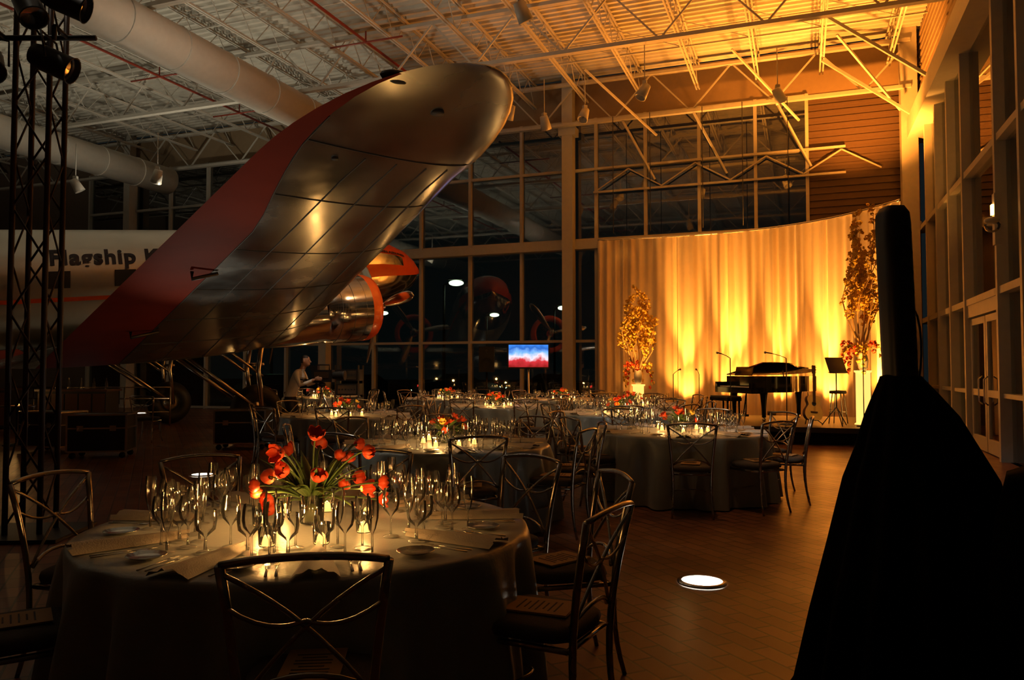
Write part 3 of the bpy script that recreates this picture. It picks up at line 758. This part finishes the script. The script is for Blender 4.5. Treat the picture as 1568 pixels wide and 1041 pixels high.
# pedestals with branch arrangements
def branch_arr(seed, h, spread, nb, pull):
    b = MB(); rnd = random.Random(seed)
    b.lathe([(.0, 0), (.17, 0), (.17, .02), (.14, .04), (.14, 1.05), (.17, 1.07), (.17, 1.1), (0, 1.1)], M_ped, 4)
    b.lathe([(.05, 1.1), (.09, 1.15), (.11, 1.3), (.08, 1.42), (.1, 1.46), (.09, 1.46), (.07, 1.42)], M_ivory, 20)
    def grow(p, dr, l, r, lev):
        n = 6; pts = [p]
        q = V(p); dd = V(dr)
        for i in range(n):
            dd = (dd+V((rnd.uniform(-.32, .32)-q.x*pull, rnd.uniform(-.32, .32)-q.y*pull, rnd.uniform(-.0, .25)))).normalized(); q = q+dd*l/n; pts.append(q.copy())
            if lev > 0 or i > 1:
                for _ in range(3):
                    o = q+V((rnd.uniform(-.06, .06), rnd.uniform(-.06, .06), rnd.uniform(-.08, .08)))
                    bloom(b, o, (rnd.uniform(-1, 1), rnd.uniform(-1, 1), rnd.uniform(-.3, 1)), rnd.uniform(.02, .036), rnd.uniform(.03, .05), M_petal2, 5, 1.6)
            if lev < 1 and i > 0 and rnd.random() < .75:
                grow(q, (dd+V((rnd.uniform(-.9, .9), rnd.uniform(-.9, .9), rnd.uniform(0, .6)))).normalized(), l*.28, r*.6, lev+1)
        b.tube(pts, [r*(1-.75*i/n) for i in range(n+1)], M_bark, 6)
    for i in range(nb):
        a = i*2*pi/nb
        grow(V((.03*cos(a), .03*sin(a), 1.4)), V((cos(a)*spread, sin(a)*spread, 1)).normalized(), h*rnd.uniform(.6, 1.0), .022, 0)
    for i in range(14):
        a = rnd.random()*6.28; p = V((.1*cos(a), .1*sin(a), 1.5)); e = p+V((.27*cos(a), .27*sin(a), -.35+rnd.uniform(-.2, .4)))
        pts = bez(p, p+V((.15*cos(a), .15*sin(a), .15)), e+V((0, 0, .3)), e, 6); b.tube(pts, .004, M_leaf, 5)
        for q in pts[1:]: bloom(b, q, (rnd.uniform(-1, 1), rnd.uniform(-1, 1), 0), .034, .045, M_petal if i % 3 == 0 else M_petal2, 5, 1.4)
    return b
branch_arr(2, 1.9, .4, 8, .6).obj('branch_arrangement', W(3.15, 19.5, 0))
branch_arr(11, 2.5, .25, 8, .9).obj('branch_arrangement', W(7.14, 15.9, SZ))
light('SPOT', 'flower_spot', W(2.8, 18.1, .3), 650, (1, .45, .08), .05, W(3.15, 19.5, 2.4), 40, .8)
light('SPOT', 'flower_spot', W(6.6, 14.9, .5), 550, (1, .40, .06), .05, W(7.12, 15.9, 2.8), 50, .8)
# ------------------------------------------------------------ TV and speaker near the glass
b = MB(); b.box((0, .03, 1.83), (1.14, .05, .68), M_black)
b.tube([(0, .06, 1.5), (0, .1, .05)], .03, M_silver, 8); b.box((0, .1, .03), (.8, .55, .05), M_black)
def tv_mat():
    m = bpy.data.materials.new('television_picture'); m.use_nodes = True; nt = m.node_tree; p = nt.nodes['Principled BSDF']
    tc = nt.nodes.new('ShaderNodeTexCoord'); sp = nt.nodes.new('ShaderNodeSeparateXYZ'); cr = nt.nodes.new('ShaderNodeValToRGB')
    nz = nt.nodes.new('ShaderNodeTexNoise'); nz.inputs['Scale'].default_value = 5; ma = nt.nodes.new('ShaderNodeMath'); ma.operation = 'MULTIPLY_ADD'; ma.inputs[1].default_value = .5
    sb = nt.nodes.new('ShaderNodeMath'); sb.operation = 'SUBTRACT'; sb.inputs[1].default_value = 1.5+.18
    ml = nt.nodes.new('ShaderNodeMath'); ml.operation = 'MULTIPLY'; ml.inputs[1].default_value = 1.5
    L = nt.links.new; L(tc.outputs['Object'], sp.inputs[0]); L(tc.outputs['Object'], nz.inputs['Vector']); L(sp.outputs['Z'], sb.inputs[0]); L(sb.outputs[0], ml.inputs[0])
    L(nz.outputs['Fac'], ma.inputs[0]); L(ml.outputs[0], ma.inputs[2]); L(ma.outputs[0], cr.inputs[0])
    e = cr.color_ramp.elements; e[0].position = .0; e[0].color = (.25, .01, .01, 1); e[1].position = 1; e[1].color = (.05, .25, .8, 1)
    for pos, c in ((.3, (.6, .03, .04, 1)), (.45, (.8, .7, .8, 1)), (.6, (.2, .45, .9, 1)), (.8, (.02, .12, .5, 1))):
        q = e.new(pos); q.color = c
    L(cr.outputs[0], p.inputs['Emission Color']); p.inputs['Emission Strength'].default_value = 1.3; p.inputs['Base Color'].default_value = (0, 0, 0, 1); return m
b.box((0, -.001, 1.83), (1.06, .012, .6), tv_mat())
b.obj('television', W(.44, 20.9), YAW)
def speaker_mesh():
    b = MB(); b.box((0, 0, 1.75), (.42, .4, .7), M_black); b.lathe([(0, .0), (.05, .01), (.15, -.01), (.16, .01)], M_dark, 20, (0, -.205, 1.62), Matrix.Rotation(radians(90), 3, 'X')); b.lathe([(0, .0), (.05, .01), (.06, .0)], M_dark, 16, (0, -.205, 1.95), Matrix.Rotation(radians(90), 3, 'X'))
    b.tube([(0, 0, 1.4), (0, 0, .4)], .02, M_black, 8)
    for i in range(3):
        a = i*2*pi/3; b.tube([(0, 0, .75), (.5*cos(a), .5*sin(a), .02)], .014, M_black, 6)
    return b.mesh('loudspeaker')
spm = speaker_mesh()
place(spm, 'loudspeaker', W(-.7, 21.6), YAW)
# ------------------------------------------------------------ column speaker + black drape, right foreground
b = MB()
vs = []; fs = []; n = 20
lv = [(.3, 1.36), (.85, 1.37), (1, 1.42), (1, 2.1), (.95, 2.15), (.7, 2.18), (.01, 2.185)]
for s_, z in lv:
    for j in range(n):
        q = 2*pi*j/n; c, t = cos(q), sin(q); k = (abs(c)**5+abs(t)**5)**(-.2); vs.append((.056*s_*k*c-(z-1.4)*.03, .075*s_*k*t, z))
for i in range(len(lv)-1):
    for j in range(n): fs.append((i*n+j, i*n+(j+1) % n, (i+1)*n+(j+1) % n, (i+1)*n+j))
b.add(vs, fs, M_black)
for i in range(8): b.lathe([(0, .004), (.03, 0), (.036, .006)], M_dark, 14, (0-i*.0025, -.077, 1.46+i*.085), Matrix.Rotation(radians(90), 3, 'X'))
b.tube([(0, 0, 0), (0, 0, 1.4)], .02, M_black, 8)
b.tube(bez((.05, .05, 1.45), (.2, .0, 1.35), (.16, 0, 1.15), (.03, -.05, 1.2), 12), .006, M_black, 6)
b.tube(bez((.04, 0, 1.75), (.12, .02, 1.75), (.1, 0, 1.45), (.07, 0, 1.4), 8), .005, M_black, 6)
spk = b.obj('column_speaker', W(1.69, 3.4), YAW)
def draped(levels, seed, n=120, folds=13):
    b = MB(); vs = []; fs = []; rnd = random.Random(seed); p1, p2 = rnd.random()*6, rnd.random()*6
    for (z, cx, cy, rx, ry, am) in levels:
        for j in range(n):
            q = 2*pi*j/n; o = 1+am*(sin(folds*q+p1)+.5*sin(7*q+p2))
            vs.append((cx+rx*o*cos(q), cy+ry*o*sin(q), z))
    for i in range(len(levels)-1):
        for j in range(n): fs.append((i*n+j, (i+1)*n+j, (i+1)*n+(j+1) % n, i*n+(j+1) % n))
    b.add(vs, fs, M_bcloth); return b
draped([(1.46, .0, 0, .02, .02, 0), (1.44, .0, 0, .08, .09, .0), (1.36, .02, 0, .13, .12, .03), (1.27, .04, 0, .18, .16, .05), (1.12, .06, 0, .24, .2, .06), (1.0, .07, 0, .29, .24, .07), (.72, .07, 0, .35, .3, .08), (.43, .06, 0, .41, .36, .08), (.12, .06, 0, .47, .42, .09), (.01, .06, 0, .53, .45, .12)], 1).obj('speaker_stand_drape', W(1.69, 3.4), YAW)
draped([(1.09, 0, 0, .02, .02, 0), (1.09, 0, 0, .35, .3, 0), (1.06, 0, 0, .43, .36, .01), (.9, 0, 0, .46, .4, .03), (.5, 0, 0, .5, .43, .05), (.01, 0, 0, .54, .47, .07)], 4).obj('equipment_drape', W(2.34, 2.95), YAW)
# ------------------------------------------------------------ lighting truss tower, left
b = MB(); H = 6.2; hs = .145
for x, y in ((-hs, -hs), (hs, -hs), (hs, hs), (-hs, hs)): b.tube([(x, y, .02), (x, y, H)], .024, M_truss, 8)
n = 13
for k in range(n):
    z0 = .1+k*H/n*.98; z1 = z0+H/n*.98
    for (p, q) in (((-hs, -hs), (hs, -hs)), ((hs, -hs), (hs, hs)), ((hs, hs), (-hs, hs)), ((-hs, hs), (-hs, -hs))):
        if k % 2: p, q = q, p
        b.tube([(*p, z0), (*q, z1)], .01, M_truss, 6)
b.box((0, 0, .02), (.8, .8, .03), M_black)
b.obj('lighting_truss', W(-4.28, 7.0), YAW+radians(5))
def par(b, c, dr):
    Rm = aim(dr); b.lathe([(.03, -.2), (.09, -.18), (.11, -.1), (.11, .15), (.12, .17), (.11, .17)], M_black, 18, c, Rm); b.lathe([(0, .1), (.105, .12)], M_tglass, 18, c, Rm)
    c = V(c); b.tube([c+Rm@V((-.14, 0, 0)), c+Rm@V((-.14, 0, -.05))+V((0, 0, .2)), c+Rm@V((.14, 0, -.05))+V((0, 0, .2)), c+Rm@V((.14, 0, 0))], .01, M_black, 6)
    b.tube([c+V((0, 0, .2)), c+V((0, 0, .32))], .02, M_black, 6)
b = MB(); b.tube([(-.6, 0, 4.95), (.7, 0, 4.95)], .024, M_black, 8)
b.tube([(-.3, 0, 4.4), (.6, 0, 4.4)], .024, M_black, 8)
for x, z, dr in ((.45, 4.63, (.9, .2, -.35)), (.12, 4.6, (.5, -.3, -.8)), (.35, 4.1, (.9, .1, -.4)), (-.2, 4.1, (.4, -.5, -.6))): par(b, (x, -.2, z), dr)
b.tube([(.45, -.2, 4.95), (.45, 0, 4.95)], .02, M_black, 6); b.tube([(.12, -.2, 4.92), (.12, 0, 4.95)], .02, M_black, 6)
b.tube([(.35, -.2, 4.42), (.35, 0, 4.4)], .02, M_black, 6); b.tube([(-.2, -.2, 4.42), (-.2, 0, 4.4)], .02, M_black, 6)
b.obj('stage_light_bar', W(-4.28, 6.8), YAW)
# ------------------------------------------------------------ barrier railing and dark counters at left
b = MB()
for i in range(6): b.tube([(i*1.2, 0, 0), (i*1.2, 0, 1.0)], .022, M_silver, 8)
for z in (.35, .7, 1.0): b.tube([(0, 0, z), (6, 0, z)], .018, M_silver, 8)
b.obj('barrier_railing', W(-15.0, 20.6), YAW)
b = MB(); b.box((0, 0, .98), (1.7, .7, .05), M_dwood); b.box((0, 0, .5), (1.6, .6, .92), M_stage)
for i in range(5):
    b.box((-.64+i*.32, -.31, .5), (.28, .02, .8), M_dwood); b.lathe([(.035, 0), (.04, .12), (.015, .2), (.015, .27)], M_tglass, 12, (-.6+i*.3, .1, 1.0))
bcm = b.mesh('bar_counter')
place(bcm, 'bar_counter', W(-10.3, 18.6), YAW); place(bcm, 'bar_counter', W(-13.2, 19.5), YAW)
b = MB(); b.lathe([(.26, .74), (.3, .75), (.3, .77), (0, .775)], M_dwood, 24); b.tube([(0, 0, 0), (0, 0, .75)], .03, M_black, 8); b.lathe([(.25, 0), (.24, .03), (.03, .05)], M_black, 20)
votive(b, 0.05, 0, .776)
ctm = b.mesh('cocktail_table')
for x, y in ((-9.6, 15.2), (-11.8, 17.2), (-7.2, 20.6)): place(ctm, 'cocktail_table', W(x, y)); light('POINT', 'candle_glow', W(x, y, 1.0), 5, (1, .5, .14), .04)
# road cases beneath the wing
b = MB()
b.box((0, 0, .42), (.9, .6, .6), M_black)
for x in (-.45, .45):
    for y in (-.3, .3): b.box((x, y, .42), (.03, .03, .62), M_silver); b.tube([(x*.85, y*.8-.02, .05), (x*.85, y*.8+.02, .05)], .05, M_dark, 12); b.box((x*.85, y*.8, .11), (.06, .06, .02), M_silver)
for z in (.12, .5, .72):
    for y in (-.3, .3): b.box((0, y, z), (.9, .025, .025), M_silver)
    for x in (-.45, .45): b.box((x, 0, z), (.025, .6, .025), M_silver)
for x in (-.25, .25): b.box((x, -.31, .5), (.1, .02, .09), M_silver)
rc = b.mesh('road_case')
for x, y, r in ((-6.9, 13.2, .2), (-8.2, 14.0, -.3), (-5.0, 14.6, .1)): place(rc, 'road_case', W(x, y), YAW+r)
for x, y, r in ((-8.6, 12.4, 1.0), (-9.4, 13.3, 2.2), (-7.4, 15.9, .4)): place(cm, 'dining_chair', W(x, y), r)
# ------------------------------------------------------------ camera operator + video camera
def person():
    b = MB(); m = M_skin
    def limb(pts, rs): b.tube(pts, rs, m, 12)
    b.tube([(-.02, 0, .84), (0, 0, .95), (.05, 0, 1.08), (.12, 0, 1.24), (.18, 0, 1.36), (.215, 0, 1.43)], [.13, .155, .14, .165, .17, .09], m, 16, flat=.72, ref=V((1, 0, -.3)))
    b.ell((.18, 0, 1.40), (.09, .2, .08), m, 16)
    limb([(.2, 0, 1.4), (.25, 0, 1.49), (.27, 0, 1.54)], [.07, .055, .055])
    for s in (-1, 1):
        limb([(-.01, s*.09, .9), (.04, s*.105, .7), (.06, s*.11, .5), (.02, s*.12, .3), (-.03, s*.12, .09)], [.095, .085, .06, .058, .042])
        b.tube([(-.08, s*.125, .045), (0, s*.13, .05), (.1, s*.14, .04), (.17, s*.145, .03)], [.04, .045, .042, .025], m, 12)
        limb([(.18, s*.17, 1.41), (.22, s*.22, 1.3), (.28, s*.24, 1.16), (.4, s*.2, 1.2), (.53, s*.13, 1.27)], [.06, .052, .043, .038, .027])
        b.ell((.58, s*.115, 1.285), (.05, .022, .042), m, 12)
        for i, (dz, l) in enumerate(((.03, .07), (.01, .08), (-.01, .075), (-.03, .058))):
            p = V((.61, s*.115, 1.285+dz)); b.tube([p, p+V((l*.5, -s*.008, 0)), p+V((l*.8, -s*.03, -.006)), p+V((l*.75, -s*.05, -.01))], [.0105, .0095, .0085, .007], m, 8)
        b.tube([(.56, s*.105, 1.31), (.6, s*.08, 1.33), (.63, s*.07, 1.33)], [.013, .011, .009], m, 8)
    hc = V((.3, 0, 1.64)); b.ell(hc, (.098, .078, .118), m, 20); b.ell(hc+V((.045, 0, -.06)), (.05, .05, .055), m, 14)
    b.tube([hc+V((.092, 0, .01)), hc+V((.118, 0, -.022)), hc+V((.1, 0, -.035))], [.008, .015, .01], m, 8)
    for s in (-1, 1): b.ell(hc+V((-.005, s*.08, -.005)), (.02, .012, .032), m, 10)
    b.ell(hc+V((.09, 0, -.065)), (.012, .024, .008), m, 8)
    o = b.obj('tmp_person')
    md = o.modifiers.new('r', 'REMESH'); md.mode = 'VOXEL'; md.voxel_size = .0085
    ms = o.modifiers.new('s', 'SMOOTH'); ms.factor = .5; ms.iterations = 2
    bpy.context.view_layer.update()
    me = bpy.data.meshes.new_from_object(o.evaluated_get(bpy.context.evaluated_depsgraph_get())); bpy.data.objects.remove(o)
    me.materials.clear()
    for q in (M_skin, M_hair, M_shirt, M_trou, M_black): me.materials.append(q)
    for p in me.polygons:
        c = p.center; p.use_smooth = True; k = 2
        if c.z > 1.475 and c.x > .1:
            k = 0
            l = c-hc
            if (l.x < -.02 and l.z > -.05) or l.z > .055 and l.x < .07 or l.z > .085: k = 1
        elif c.x > .5 and c.z > 1.2: k = 0
        elif c.z < .07: k = 4
        elif c.z < .93: k = 3
        p.material_index = k
    e = MB()
    for s in (-1, 1):
        e.ell(hc+V((.083, s*.032, .012)), (.011, .013, .009), M_shirt, 10); e.ell(hc+V((.092, s*.032, .012)), (.004, .006, .006), M_black, 8)
        e.tube([hc+V((.088, s*.05, .035)), hc+V((.096, s*.03, .04)), hc+V((.096, s*.015, .036))], .004, M_hair, 6)
    return me, e
pme, eye = person()
po = place(pme, 'camera_operator', W(-4.42, 15.6), YAW-.1)
eye.obj('eyes', parent=po)
light('SPOT', 'fill_spot', W(-2.5, 12.5, 8.8), 500, (1, .85, .65), .08, W(-4.0, 15.6, 1.2), 18, .6)  # fill spot on the operator, no fixture modelled
b = MB()
for i in range(3):
    a = i*2*pi/3+.5; b.tube([(0, 0, 1.0), (.45*cos(a), .45*sin(a), .02)], [.022, .014], M_silver, 8)
b.tube([(0, 0, .9), (0, 0, 1.15)], .03, M_silver, 10); b.ell((0, 0, 1.17), (.08, .08, .05), M_black, 12)
b.box((0.02, 0, 1.34), (.42, .17, .24), M_black); b.box((-.16, .02, 1.5), (.16, .12, .1), M_black); b.lathe([(.07, 0), (.08, .05), (.085, .2), (.1, .24), (.09, .24), (0, .2)], M_dark, 18, (.23, 0, 1.35), aim((1, 0, 0)))
b.tube([(-.1, 0, 1.46), (-.1, 0, 1.56), (.15, 0, 1.56), (.15, 0, 1.46)], .014, M_black, 8)
b.tube([(-.05, .1, 1.2), (-.42, .12, 1.28)], .012, M_black, 8); b.tube([(-.05, -.1, 1.2), (-.42, -.12, 1.28)], .012, M_black, 8)
b.box((.02, -.09, 1.36), (.3, .01, .12), M_silver)
b.obj('video_camera', W(-3.78, 15.55), YAW-.1)
b = MB()
for z in (.15, .45, .75, 1.05, 1.35): b.box((0, 0, z), (.45, .5, .24), M_black); b.box((0, -.255, z), (.38, .01, .18), M_silver); [b.box((-.16+.064*i, -.262, z), (.03, .01, .03), M_dark) for i in range(6)]
for x in (-.24, .24):
    for y in (-.25, .25): b.box((x, y, .78), (.03, .03, 1.56), M_silver)
b.obj('equipment_rack', W(-3.45, 16.6), YAW)
# ------------------------------------------------------------ wall fixture right
b = MB(); b.box((0, 0, .1), (.12, .16, .8), M_white); b.box((-.07, 0, .25), (.04, .1, .16), M_olamp); b.tube([(0, -.1, .0), (-.15, -.35, 0), (-.15, -.35, .05)], .02, M_white, 8); b.ell((-.15, -.35, -.06), (.11, .11, .1), M_tglass, 14); b.ell((-.15, -.35, .03), (.11, .11, .05), M_white, 14)
b.obj('wall_light', (XR-.18, 13.9, 3.7))
# ------------------------------------------------------------ outside
b = MB(); b.box((-20, 70, -.3), (160, 92, .2), M_ground); b.box((30, 10, -.3), (53, 40, .2), M_ground); b.obj('ground_outside')
b = MB(); b.tube([(0, 0, -.2), (0, 0, 5.7)], [.1, .06], M_black, 8); b.tube([(0, 0, 5.7), (.4, 0, 5.85)], .04, M_black, 6); b.ell((.6, 0, 5.8), (.38, .2, .15), M_slamp, 14); b.box((.55, 0, 5.98), (.7, .3, .06), M_black)
slm = b.mesh('street_lamp')
for x, y in ((-3.4, 39), (-16, 52), (-10.5, 60), (-2, 62), (3, 55)): place(slm, 'street_lamp', W(x, y), YAW)
def car():
    b = MB()
    side = [(-2.2, .3), (-2.25, .7), (-2.1, .95), (-1.4, 1.0), (-.9, 1.42), (.5, 1.45), (1.1, 1.02), (2.0, .88), (2.25, .65), (2.2, .3)]
    n = len(side); vs = [(x, -.85, z) for x, z in side]+[(x, .85, z) for x, z in side]
    b.add(vs, [tuple(range(n)), tuple(range(2*n-1, n-1, -1))]+[(i, n+i, n+(i+1) % n, (i+1) % n) for i in range(n)], M_car, False)
    for x in (-1.35, 1.4):
        for y in (-.8, .8): b.torus((x, y, .32), (0, 1, 0), .22, .1, M_dark, 20, 8)
    for y in (-.86, .86): b.box((-.2, y, 1.2), (1.3, .01, .3), M_dark)
    for y in (-.65, .65): b.box((-2.24, y, .75), (.04, .3, .12), M_tail); b.box((2.22, y, .65), (.06, .3, .14), M_slamp)
    return b.mesh('parked_car')
cme = car()
for x, y, r in ((-7, 36, .6), (-12, 38, 2.2), (-3, 44, .2), (2, 42, 3.0), (-18, 40, 1.1)): place(cme, 'parked_car', W(x, y, -.2), YAW+r)
b = MB(); b.tube([(0, 0, -.2), (0, 0, 4)], .07, M_black, 8); b.box((0, 0, 3.6), (.35, .3, 1.0), M_black)
for i, m_ in enumerate((M_grn, M_dark, M_dark)): b.tube([(0, -.15, 3.3+i*.3), (0, -.2, 3.3+i*.3)], .11, m_, 14)
b.obj('traffic_light', W(-14.5, 47), YAW)
print('objects', len(bpy.data.objects))
